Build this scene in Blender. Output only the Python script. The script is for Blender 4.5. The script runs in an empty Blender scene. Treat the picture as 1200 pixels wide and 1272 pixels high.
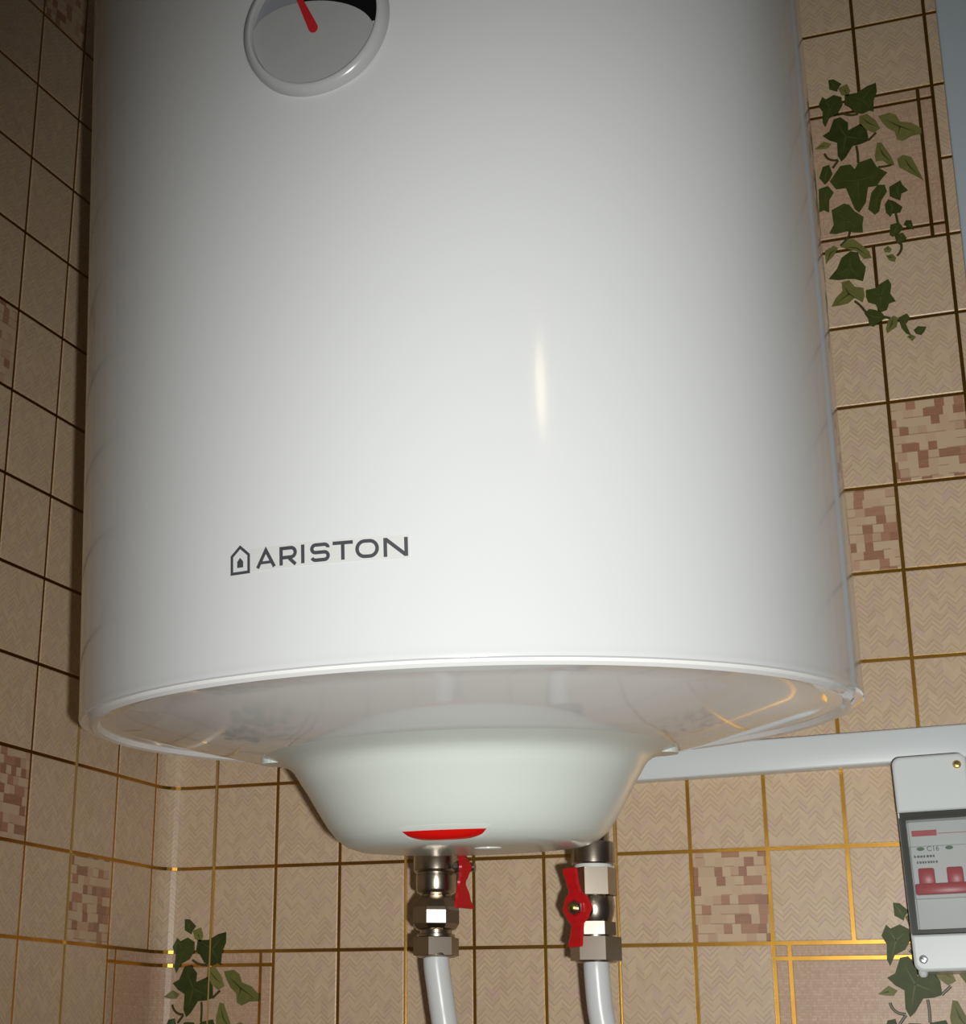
import bpy, bmesh, math, random
from mathutils import Vector, Matrix
random.seed(7)
U = 0.0527                     # metres per printed tile width
Z0 = 1.45                      # height of tile row 0 above the floor
PI = math.pi
def W(x, y, z): return Vector((x*U, y*U, z*U + Z0))

scene = bpy.context.scene
col = scene.collection
# ------------------------------------------------------------------ camera
cam_data = bpy.data.cameras.new('camera')
cam = bpy.data.objects.new('camera', cam_data)
col.objects.link(cam)
cam.location = W(11.6651, -21.1336, -2.53005)
cam.rotation_euler = (1.871215, -0.00741, 0.358579)
cam_data.sensor_fit = 'HORIZONTAL'
cam_data.sensor_width = 36.0
cam_data.lens = 1961.417/1200*36.0
cam_data.shift_x = 118.7065/1200
cam_data.shift_y = 60.0653/1200
cam_data.clip_start = 0.02
scene.camera = cam
# ------------------------------------------------------------------ world, lights, exposure
vs = scene.view_settings
vs.view_transform = 'Standard'; vs.look = 'None'; vs.gamma = 1.0; vs.use_curve_mapping = False
vs.exposure = 0.0
world = bpy.data.worlds.new('room_air'); scene.world = world
world.use_nodes = True
world.node_tree.nodes['Background'].inputs[0].default_value = (1.0, 0.95, 0.88, 1)
world.node_tree.nodes['Background'].inputs[1].default_value = 0.034

camR = Vector((0.93637, 0.35093, 0.00741)); camUp = Vector((0.09722, -0.27958, 0.95519)); camF = Vector((-0.33728, 0.89369, 0.29591))
def aim(o, target):
    o.rotation_euler = (target - o.location).to_track_quat('-Z', 'Y').to_euler()
fl = bpy.data.lights.new('camera_flash', 'SPOT')
fl.energy = 25.5; fl.shadow_soft_size = 0.006; fl.spot_size = math.radians(72); fl.spot_blend = 1.0
fl.color = (1.0, 1.0, 0.99)
flo = bpy.data.objects.new('camera_flash', fl); col.objects.link(flo)
flo.location = cam.location + (camR*0.55 - camUp*0.35)*U
aim(flo, W(8.3, -3.0, 1.75))
# warm lamp of the room, seen only as a streak on the enamel
bl = bpy.data.lights.new('room_lamp', 'AREA'); bl.shape = 'ELLIPSE'; bl.size = 0.055; bl.size_y = 0.10
bl.energy = 0.075; bl.color = (1.0, 0.78, 0.5)
blo = bpy.data.objects.new('room_lamp', bl); col.objects.link(blo)
sp = Vector((8.3567, -8.5332, 3.1148)); sd = Vector((0.6182, -0.7331, 0.2834))
bp_ = sp + sd*21
blo.location = W(*bp_); aim(blo, W(*sp))

# ------------------------------------------------------------------ node helpers
def srgb(r, g, b):
    f = lambda c: ((c/255+0.055)/1.055)**2.4 if c > 10 else c/255/12.92
    return (f(r), f(g), f(b), 1)
class N:
    def __init__(s, name):
        s.m = bpy.data.materials.new(name); s.m.use_nodes = True
        s.t = s.m.node_tree; s.b = s.t.nodes['Principled BSDF']
    def new(s, t, **k):
        n = s.t.nodes.new(t)
        for a, v in k.items(): setattr(n, a, v)
        return n
    def link(s, a, b): s.t.links.new(a, b)
    def val(s, sock, v):
        if hasattr(v, 'is_linked') or hasattr(v, 'links'): s.link(v, sock)
        else: sock.default_value = v
    def math(s, op, a, b=0.0, c=0.0):
        n = s.new('ShaderNodeMath', operation=op)
        s.val(n.inputs[0], a); s.val(n.inputs[1], b)
        if op in ('MULTIPLY_ADD', 'SMOOTH_MIN', 'PINGPONG'): s.val(n.inputs[2], c)
        return n.outputs[0]
    def mix(s, f, a, b, mode='MIX'):
        n = s.new('ShaderNodeMix', data_type='RGBA', blend_type=mode)
        s.val(n.inputs[0], f); s.val(n.inputs[6], a); s.val(n.inputs[7], b)
        return n.outputs[2]
    def uv(s, rnd=True):
        tc = s.new('ShaderNodeTexCoord'); sx = s.new('ShaderNodeSeparateXYZ')
        s.link(tc.outputs['UV'], sx.inputs[0])
        oi = s.new('ShaderNodeObjectInfo')
        return sx.outputs[0], sx.outputs[1], oi.outputs['Random'], tc.outputs['UV']
    def comb(s, x, y, z=0.0):
        n = s.new('ShaderNodeCombineXYZ'); s.val(n.inputs[0], x); s.val(n.inputs[1], y); s.val(n.inputs[2], z); return n.outputs[0]
    def white(s, vec):
        n = s.new('ShaderNodeTexWhiteNoise', noise_dimensions='3D'); s.link(vec, n.inputs[0]); return n.outputs[0]
    def noise(s, vec, scale, detail=2.0):
        n = s.new('ShaderNodeTexNoise'); n.inputs['Scale'].default_value = scale; n.inputs['Detail'].default_value = detail
        if vec is not None: s.link(vec, n.inputs['Vector'])
        return n.outputs[0]
    def ramp(s, f, stops, interp='LINEAR'):
        n = s.new('ShaderNodeValToRGB'); r = n.color_ramp; r.interpolation = interp
        while len(r.elements) < len(stops): r.elements.new(0.5)
        for e, (p, c) in zip(r.elements, stops): e.position = p; e.color = c
        s.link(f, n.inputs[0]); return n.outputs[0]
    def bump(s, h, strength=0.3, dist=0.001):
        n = s.new('ShaderNodeBump'); n.inputs['Strength'].default_value = strength; n.inputs['Distance'].default_value = dist
        s.link(h, n.inputs['Height']); s.link(n.outputs[0], s.b.inputs['Normal'])
    def set(s, color=None, rough=None, metal=None, spec=None, coat=None, coat_rough=None):
        i = s.b.inputs
        if color is not None: s.val(i['Base Color'], color)
        if rough is not None: s.val(i['Roughness'], rough)
        if metal is not None: i['Metallic'].default_value = metal
        if spec is not None: i['Specular IOR Level'].default_value = spec
        if coat is not None: i['Coat Weight'].default_value = coat
        if coat_rough is not None: i['Coat Roughness'].default_value = coat_rough
        return s.m
def plain(name, color, rough=0.4, metal=0.0, spec=0.5, var=0.06, scale=60, **k):
    n = N(name)
    tc = n.new('ShaderNodeTexCoord')
    f = n.noise(tc.outputs['Object'], scale, 3)
    dark = tuple(c*(1-var) for c in color[:3])+(1,)
    return n.set(n.mix(f, dark, color), rough, metal, spec, **k)

def weave_color(n, u, v, rnd):
    """herringbone weave printed on the plain tiles"""
    P, S = 0.21, 0.070
    v2 = n.math('ADD', v, n.math('MULTIPLY', rnd, 37.0))
    u2 = n.math('ADD', u, n.math('MULTIPLY', rnd, 53.0))
    tri = n.math('PINGPONG', u2, P/2)
    vv = n.math('ADD', v2, tri)
    row = n.math('DIVIDE', vv, S)
    cell = n.math('FLOOR', n.math('DIVIDE', u2, P/2))
    fr = n.math('FRACT', row)
    edge = n.math('LESS_THAN', fr, 0.22)
    w = n.white(n.comb(n.math('FLOOR', row), cell, 0.0))
    col_ = n.ramp(w, [(0.0, srgb(212, 187, 157)), (0.45, srgb(222, 198, 164)), (0.72, srgb(216, 193, 155)), (0.9, srgb(216, 187, 168)), (1.0, srgb(208, 184, 147))])
    sel = n.math('MULTIPLY', edge, n.math('GREATER_THAN', n.white(n.comb(cell, n.math('FLOOR', row), 5.0)), 0.35))
    c2 = n.mix(n.math('MULTIPLY', sel, 0.5), col_, srgb(176, 146, 114))
    blot = n.noise(n.comb(u2, v2), 1.6, 3)
    c3 = n.mix(n.math('MULTIPLY', n.math('SUBTRACT', blot, 0.35), 0.55), c2, srgb(208, 179, 153))
    return c3, edge, u2, v2
def mat_tile():
    n = N('woven_beige_tile'); u, v, r, _ = n.uv()
    c, e, u2, v2 = weave_color(n, u, v, r)
    n.bump(n.math('SUBTRACT', 1.0, e), 0.35, 0.0006)
    return n.set(c, 0.33, 0, 0.45)
def mat_accent():
    n = N('mosaic_tile'); u, v, r, _ = n.uv()
    v2 = n.math('ADD', v, n.math('MULTIPLY', r, 31.0)); rh = 0.122
    row = n.math('FLOOR', n.math('DIVIDE', v2, rh))
    off = n.white(n.comb(row, 3.0, 1.0))
    wd = n.math('ADD', 0.10, n.math('MULTIPLY', off, 0.04))
    u2 = n.math('ADD', n.math('ADD', u, n.math('MULTIPLY', off, 0.9)), n.math('MULTIPLY', r, 17.0))
    cell = n.math('FLOOR', n.math('DIVIDE', u2, wd))
    w = n.white(n.comb(row, cell, 9.0))
    c = n.ramp(w, [(0.0, srgb(214, 190, 156)), (0.40, srgb(208, 180, 148)), (0.62, srgb(200, 164, 136)), (0.72, srgb(148, 92, 68)), (0.86, srgb(170, 116, 90))], 'CONSTANT')
    st = n.noise(n.comb(n.math('MULTIPLY', u2, 6.0), n.math('MULTIPLY', v2, 60.0)), 1.0, 3)
    c = n.mix(n.math('MULTIPLY', st, 0.55), c, srgb(208, 176, 142))
    fr = n.math('FRACT', n.math('DIVIDE', v2, rh))
    ln = n.math('MULTIPLY', n.math('LESS_THAN', fr, 0.12), n.math('GREATER_THAN', n.white(n.comb(row, cell, 2.0)), 0.5))
    c = n.mix(n.math('MULTIPLY', ln, 0.5), c, srgb(150, 104, 76))
    return n.set(c, 0.33, 0, 0.45)
def mat_cloth():
    n = N('cloth_weave_tile'); u, v, r, _ = n.uv()
    a = n.math('FLOOR', n.math('DIVIDE', u, 0.028)); b = n.math('FLOOR', n.math('DIVIDE', v, 0.034))
    w = n.white(n.comb(a, b, 1.0)); wr = n.white(n.comb(b, 7.0, 2.0))
    c = n.mix(w, srgb(198, 166, 136), srgb(218, 192, 160))
    c = n.mix(n.math('MULTIPLY', wr, 0.30), c, srgb(190, 148, 122))
    fu = n.math('LESS_THAN', n.math('FRACT', n.math('DIVIDE', u, 0.028)), 0.25)
    fv = n.math('LESS_THAN', n.math('FRACT', n.math('DIVIDE', v, 0.034)), 0.25)
    g = n.math('MAXIMUM', fu, fv)
    c = n.mix(n.math('MULTIPLY', g, 0.30), c, srgb(178, 142, 114))
    bl_ = n.noise(n.comb(u, v), 2.2, 3)
    c = n.mix(n.math('MULTIPLY', bl_, 0.22), c, srgb(198, 154, 130))
    n.bump(n.math('SUBTRACT', 1.0, g), 0.25, 0.0005)
    return n.set(c, 0.38, 0, 0.4)
def mat_gold():
    n = N('gold_joint'); tc = n.new('ShaderNodeTexCoord')
    f = n.noise(tc.outputs['Object'], 45, 4)
    c = n.mix(f, srgb(150, 104, 40), srgb(206, 160, 74))
    return n.set(c, 0.30, 1.0, 0.5)
def mat_leaf(name, c1, c2):
    n = N(name); tc = n.new('ShaderNodeTexCoord')
    f = n.noise(tc.outputs['Object'], 150, 3)
    oi = n.new('ShaderNodeObjectInfo')
    f2 = n.math('ADD', n.math('MULTIPLY', f, 0.8), n.math('MULTIPLY', oi.outputs['Random'], 0.35))
    return n.set(n.mix(f2, c1, c2), 0.5, 0, 0.3)
M = {}
M['tile'] = mat_tile(); M['accent'] = mat_accent(); M['cloth'] = mat_cloth(); M['gold'] = mat_gold()
M['leaf_dark'] = mat_leaf('ivy_print_dark', srgb(32, 44, 14), srgb(82, 92, 36))
M['leaf_pale'] = mat_leaf('ivy_print_pale', srgb(84, 90, 38), srgb(140, 136, 76))
M['vein'] = plain('ivy_print_vein', srgb(84, 92, 36), 0.5)
M['stem'] = plain('ivy_print_stem', srgb(74, 70, 30), 0.4)
M['seam'] = plain('panel_seam', srgb(190, 160, 96), 0.3, 0.3)
M['enamel'] = plain('white_enamel', srgb(226, 228, 227), 0.17, 0, 0.5, 0.015, 30, coat=0.9, coat_rough=0.08)
M['cover'] = plain('white_bottom_plastic', srgb(244, 244, 241), 0.07, 0, 0.6, 0.02, 25)
M['bowl'] = plain('cream_white_plastic', srgb(226, 232, 222), 0.24, 0, 0.5, 0.02, 25)
M['print'] = plain('grey_print', srgb(74, 76, 80), 0.4)
M['sticker'] = plain('label_film', srgb(221, 222, 218), 0.25)
M['bezel'] = plain('pale_grey_plastic', srgb(196, 197, 196), 0.2, 0, 0.5)
M['plate'] = plain('frosted_grey_plate', srgb(178, 179, 177), 0.3)
M['black'] = plain('black_scale', srgb(14, 14, 15), 0.3)
M['glare'] = plain('reflection_grey', srgb(150, 152, 156), 0.25)  # grey stands in for the reflection in the dial window
M['red'] = plain('red_handle', srgb(196, 24, 26), 0.33, 0, 0.5, 0.15, 200)
M['needle'] = plain('red_needle', srgb(200, 40, 46), 0.4)
M['nickel'] = plain('nickel_plated_brass', srgb(178, 166, 150), 0.27, 1.0, 0.5, 0.12, 120)
M['steel'] = plain('zinc_screw', srgb(190, 192, 196), 0.25, 1.0)
M['brass'] = plain('brass_screw', srgb(214, 176, 96), 0.25, 1.0)
M['teflon'] = plain('white_ptfe_ring', srgb(226, 230, 224), 0.5)
M['pipe'] = plain('white_pipe', srgb(222, 224, 222), 0.3, 0, 0.5, 0.05, 80)
M['trunk'] = plain('white_trunking', srgb(228, 234, 234), 0.35, 0, 0.45, 0.02)
M['box'] = plain('white_box_plastic', srgb(230, 236, 234), 0.32, 0, 0.45, 0.02)
M['breaker'] = plain('breaker_grey', srgb(226, 232, 228), 0.4)
M['toggle'] = plain('breaker_red', srgb(200, 20, 44), 0.35)
M['green'] = plain('green_mark', srgb(24, 100, 44), 0.4)
M['slotshade'] = plain('slot_shade', srgb(64, 64, 60), 0.5)  # colour holds the shade inside the screw slots
M['paint'] = plain('pale_blue_grey_paint', srgb(196, 208, 214), 0.4)
M['floor'] = plain('floor_tile', srgb(150, 128, 104), 0.4)
def mat_lens():
    n = N('red_lamp_lens'); n.set(srgb(206, 22, 18), 0.12, 0, 0.6)
    n.b.inputs['Emission Color'].default_value = srgb(220, 10, 6); n.b.inputs['Emission Strength'].default_value = 0.08
    return n.m
M['lens'] = mat_lens()
def mat_clear():
    n = N('clear_cover'); n.set((0.80, 0.84, 0.82, 1), 0.06, 0, 0.5)
    n.b.inputs['Transmission Weight'].default_value = 0.0
    n.b.inputs['Alpha'].default_value = 0.13
    n.b.inputs['Base Color'].default_value = (0.35, 0.38, 0.36, 1)
    return n.m
M['clear'] = mat_clear()
def mat_cover_edge():
    n = N('smoky_cover_edge'); n.set(srgb(84, 86, 80), 0.15, 0, 0.5)
    n.b.inputs['Alpha'].default_value = 0.85
    return n.m
M['edge'] = mat_cover_edge()

# ------------------------------------------------------------------ object helpers
def mesh(name, verts, faces, mats, parent=None, smooth=False, uvs=None, fmat=None):
    me = bpy.data.meshes.new(name)
    me.from_pydata([tuple(v) for v in verts], [], faces)
    if not isinstance(mats, (list, tuple)): mats = [mats]
    for m in mats: me.materials.append(m)
    if uvs is not None:
        l = me.uv_layers.new(name='UVMap')
        for lp in me.loops: l.data[lp.index].uv = uvs[lp.vertex_index]
    if fmat:
        for p, k in zip(me.polygons, fmat): p.material_index = k
    if smooth:
        for p in me.polygons: p.use_smooth = True
    me.update()
    o = bpy.data.objects.new(name, me); col.objects.link(o)
    if parent: o.parent = parent
    return o
def from_bm(name, bm, mats, parent=None, smooth=False, loc=None):
    bmesh.ops.recalc_face_normals(bm, faces=bm.faces)
    me = bpy.data.meshes.new(name); bm.to_mesh(me); bm.free()
    if not isinstance(mats, (list, tuple)): mats = [mats]
    for m in mats: me.materials.append(m)
    if smooth:
        for p in me.polygons: p.use_smooth = True
        try: me.set_sharp_from_angle(angle=math.radians(38))
        except Exception: pass
    o = bpy.data.objects.new(name, me); col.objects.link(o)
    if parent: o.parent = parent
    if loc is not None: o.location = loc
    return o
def tag(o, label=None, cat=None, group=None, kind=None):
    if label: o['label'] = label
    if cat: o['category'] = cat
    if group: o['group'] = group
    if kind: o['kind'] = kind
    return o
def empty(name, loc, rot=None):
    o = bpy.data.objects.new(name, None); col.objects.link(o); o.location = loc
    o.empty_display_size = 0.02
    if rot: o.rotation_euler = rot
    return o
def lathe(profile, seg=64, cap=True):
    """profile: (r, z) in tile units, turned about z"""
    bm = bmesh.new(); rings = []
    for r, z in profile:
        if r < 1e-6: rings.append([bm.verts.new((0, 0, z*U))])
        else: rings.append([bm.verts.new((r*U*math.cos(2*PI*k/seg), r*U*math.sin(2*PI*k/seg), z*U)) for k in range(seg)])
    for a, b in zip(rings, rings[1:]):
        for k in range(seg):
            k2 = (k+1) % seg
            if len(a) == 1 and len(b) == 1: continue
            if len(a) == 1: bm.faces.new((a[0], b[k], b[k2]))
            elif len(b) == 1: bm.faces.new((a[k], a[k2], b[0]))
            else: bm.faces.new((a[k], a[k2], b[k2], b[k]))
    if cap:
        for r in (rings[0], rings[-1]):
            if len(r) > 2: bm.faces.new(r)
    return bm
def box_bm(x0, x1, y0, y1, z0, z1, bev=0.0, seg=2, bm=None):
    bm2 = bmesh.new()
    r = bmesh.ops.create_cube(bm2, size=1.0)
    for v in bm2.verts:
        v.co = Vector(((x0+x1)/2+(x1-x0)*v.co.x, (y0+y1)/2+(y1-y0)*v.co.y, (z0+z1)/2+(z1-z0)*v.co.z))*U
    if bev: bmesh.ops.bevel(bm2, geom=list(bm2.edges), offset=bev*U, segments=seg, affect='EDGES', profile=0.5)
    return bm2
def tube_bm(pts, r, seg=20):
    bm = bmesh.new(); rings = []
    n = len(pts)
    for i, p in enumerate(pts):
        t = (pts[min(i+1, n-1)]-pts[max(i-1, 0)]).normalized()
        a = t.cross(Vector((0, 1, 0.01))).normalized(); b = t.cross(a).normalized()
        rr = r[i] if isinstance(r, (list, tuple)) else r
        rings.append([bm.verts.new(p + (a*math.cos(2*PI*k/seg)+b*math.sin(2*PI*k/seg))*rr) for k in range(seg)])
    for a, b in zip(rings, rings[1:]):
        for k in range(seg): bm.faces.new((a[k], a[(k+1) % seg], b[(k+1) % seg], b[k]))
    bm.faces.new(rings[0]); bm.faces.new(rings[-1])
    return bm

# ------------------------------------------------------------------ wall geometry
H = 1.19724
X0, D0, WL, TH = 0.19769, 0.37881, 1.01071, 0.07038
dl = Vector((-math.sin(TH), -math.cos(TH)))            # along the left wall, out of the corner
nl = Vector((math.cos(TH), -math.sin(TH)))             # normal of the left wall into the room
phi = math.acos(dl.x)                                   # inside angle of the corner
TT = 0.345                                              # tangent length of the bend
RB = TT*math.tan(phi/2)
ARC = RB*(PI-phi)
LEN = (1-X0-TT) + ARC + (D0-TT)
arc_c = Vector((X0+TT, -RB))
def path(s):
    """column coordinate -> point on the wall surface (tile units) and normal; s>=1 back wall, 0..1 bend, s<=0 left wall"""
    if s >= 1: return Vector((s, 0)), Vector((0, -1))
    if s <= 0: return Vector((X0, 0)) + dl*(D0-s*WL), nl.copy()
    L = (1-s)*LEN
    a = 1-X0-TT
    if L <= a: return Vector((1-L, 0)), Vector((0, -1))
    L -= a
    if L <= ARC:
        t = L/RB
        n = Vector((math.sin(t), -math.cos(t)))
        return arc_c - n*RB, n
    L -= ARC
    return Vector((X0, 0)) + dl*(TT+L), nl.copy()
def wp(s, z, off=0.0):
    p, n = path(s); q = p+n*off
    return W(q.x, q.y, z)
ROW0, ROW1 = -4, 14
CL, CR = -18, 22
ZT, ZB = ROW1*H, -Z0/U
G = 0.024                       # half joint width
TK = 0.014                      # tile proud of the joint

def ribbon(name, ss, z0, z1, off0, off1, mat):
    v, f = [], []
    for s in ss:
        for z, o in ((z0, off0), (z1, off0), (z1, off1), (z0, off1)): v.append(wp(s, z, o))
    for i in range(len(ss)-1):
        a, b = i*4, i*4+4
        for k in range(4): f.append((a+k, b+k, b+(k+1) % 4, a+(k+1) % 4))
    f.append((0, 1, 2, 3)); e = (len(ss)-1)*4; f.append((e+3, e+2, e+1, e))
    return mesh(name, v, f, mat)
ss_bend = [i/14 for i in range(15)]
wall_back = ribbon('wall_back', ss_bend+[2, 8, CR], ZB, ZT, 0.0, -0.9, M['gold'])
tag(wall_back, 'beige woven-pattern tiled wall with gold joints behind the white water heater', kind='structure')
wall_left = ribbon('wall_left', [CL, -6, 0], ZB, ZT, 0.0, -0.9, M['gold'])
tag(wall_left, 'beige woven-pattern tiled side wall left of the white water heater', kind='structure')

def tile_mesh(w, h, n=1, s0=None):
    """flat tile in local x/z, origin in its middle, face towards -y; bevelled rim"""
    b = 0.012
    v = []; uv = []
    for (ww, hh, y) in ((w/2, h/2, 0.0), (w/2, h/2, -TK*0.6), (w/2-b, h/2-b, -TK)):
        for sx, sz in ((-1, -1), (1, -1), (1, 1), (-1, 1)):
            v.append((sx*ww*U, y*U, sz*hh*U)); uv.append((sx*ww+w/2, sz*hh+h/2))
    f = [(8, 9, 10, 11)]
    for a in (0, 4):
        for k in range(4): f.append((a+k, a+(k+1) % 4, a+4+(k+1) % 4, a+4+k))
    return v, f, uv
_cache = {}
def add_tile(name, s0, s1, z0, z1, mat):
    """tile covering s0..s1 / z0..z1 less the joints"""
    if s0 < 1 and s1 > 0:       # round the bend
        v, f, uv = [], [], []
        n = 12 if s1-s0 > 0.3 else 4
        a0, a1 = s0+G, s1-G; b = 0.012
        for i in range(n+1):
            s = a0+(a1-a0)*i/n
            for z, o in ((z0+G, 0), (z0+G, TK*.6), (z0+G+b, TK), (z1-G-b, TK), (z1-G, TK*.6), (z1-G, 0)):
                v.append(wp(s, z, o)-wp(0.5, 0, 0)); uv.append((s-s0, z-z0))
        for i in range(n):
            for k in range(5):
                a = i*6+k; f.append((a, a+6, a+7, a+1))
        f.append(tuple(range(6))); f.append(tuple(n*6+k for k in (5, 4, 3, 2, 1, 0)))
        o = mesh(name, v, f, mat, smooth=False, uvs=uv)
        o.location = wp(0.5, 0, 0); o.parent = wall_back
        return o
    back = s0 >= 1
    w = (s1-s0)*(1 if back else WL)-2*G; h = z1-z0-2*G
    key = (round(w, 4), round(h, 4), mat.name)
    if key not in _cache:
        v, f, uv = tile_mesh(w, h)
        o = mesh(name, v, f, mat, uvs=uv); _cache[key] = o.data
    else:
        o = bpy.data.objects.new(name, _cache[key]); col.objects.link(o)
    o.location = wp((s0+s1)/2, (z0+z1)/2, 0)
    if not back: o.rotation_euler = (0, 0, PI/2 - TH)
    o.parent = wall_back if back else wall_left
    return o
accents = {(-5, 5), (-4, 0), (-2, -1), (-4, 10), (8, -1), (11, 4), (10, 3), (3, 4), (5, 9), (6, 1), (13, -2), (14, 9), (-7, 2), (-8, 8), (2, 11)}
patterns = [(9, 7), (9, -3), (-1, -3), (-1, 7)]
inpat = {(c+i, r+j) for c, r in patterns for i in range(3) for j in range(2)}
for c in range(-11, 15):
    for r in range(ROW0, ROW1):
        if (c, r) in inpat: continue
        acc = (c, r) in accents
        add_tile('mosaic_tile' if acc else 'tile', c, c+1, r*H, r*H+H, M['accent'] if acc else M['tile'])
BW, BH = 0.20, 0.19
for c, r in patterns:
    xs = [c, c+BW, c+3-BW, c+3]; zs = [r*H, r*H+BH, (r+2)*H-BH, (r+2)*H]
    for i in range(3):
        for j in range(3):
            nm = 'cloth_pattern_tile' if i == 1 and j == 1 else 'border_tile'
            segs = [(xs[i], xs[i+1])]
            if i == 1 and xs[i] < 0 < xs[i+1]:
                # bent panel running round the corner: one continuous piece
                v, f, uv = [], [], []
                a0, a1 = xs[i]+G, xs[i+1]-G
                sl = [a0, -0.02]+[k/12 for k in range(13)]+[a1]
                for s in sl:
                    for z, o in ((zs[j]+G, 0), (zs[j]+G, TK*.6), (zs[j]+G+.012, TK), (zs[j+1]-G-.012, TK), (zs[j+1]-G, TK*.6), (zs[j+1]-G, 0)):
                        v.append(wp(s, z, o)-wp(0.5, 0, 0)); uv.append((s-c, z-r*H))
                for q in range(len(sl)-1):
                    for k in range(5):
                        a = q*6+k; f.append((a, a+6, a+7, a+1))
                f.append(tuple(range(6))); e = (len(sl)-1)*6; f.append(tuple(e+k for k in (5, 4, 3, 2, 1, 0)))
                o = mesh(nm, v, f, M['cloth'], uvs=uv); o.location = wp(0.5, 0, 0); o.parent = wall_back
            else:
                add_tile(nm, segs[0][0], segs[0][1], zs[j], zs[j+1], M['cloth'])
# the same tiling farther from the heater, towards the floor and the room, joined into one part on each wall
def far_tiling(parent, cols, rows_of):
    v, f, uv = [], [], []
    for c in cols:
        for r in rows_of(c):
            n = 8 if c == 0 else 1
            for i in range(n):
                s0 = c+(G if i == 0 else 0)+i/n; s1 = c+(i+1)/n-(G if i == n-1 else 0)
                z0, z1 = r*H+G, r*H+H-G; b = len(v)
                for o in (0, TK):
                    for s_, z_ in ((s0, z0), (s1, z0), (s1, z1), (s0, z1)):
                        v.append(wp(s_, z_, o)); uv.append((s_*1.37+r*.31, z_-r*H+c*.77))
                f.append((b+4, b+5, b+6, b+7))
                for k in range(4): f.append((b+k, b+(k+1) % 4, b+4+(k+1) % 4, b+4+k))
    o = mesh('far_tiles', v, f, M['tile'], uvs=uv); o.parent = parent
    tag(o, kind='stuff')
low = int(ZB/H)
far_tiling(wall_back, range(0, CR), lambda c: list(range(low, ROW0)) + (list(range(ROW0, ROW1)) if c > 14 else []))
far_tiling(wall_left, range(CL, 0), lambda c: list(range(low, ROW0)) + (list(range(ROW0, ROW1)) if c < -11 else []))
# seams where the wall panels meet
for s in (1, 4, 7, 13, -2, -5, -8):
    w = 0.011
    vs_ = [wp(s-w, ROW0*H, 0), wp(s+w, ROW0*H, 0), wp(s+w, ROW0*H, TK+.012), wp(s-w, ROW0*H, TK+.012)]
    vs2 = [wp(s-w, ZT, 0), wp(s+w, ZT, 0), wp(s+w, ZT, TK+.012), wp(s-w, ZT, TK+.012)]
    o = mesh('panel_seam', vs_+vs2, [(0, 1, 2, 3), (7, 6, 5, 4), (0, 4, 5, 1), (1, 5, 6, 2), (2, 6, 7, 3), (3, 7, 4, 0)], M['seam'])
    o.parent = wall_back if s > 0 else wall_left

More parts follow.
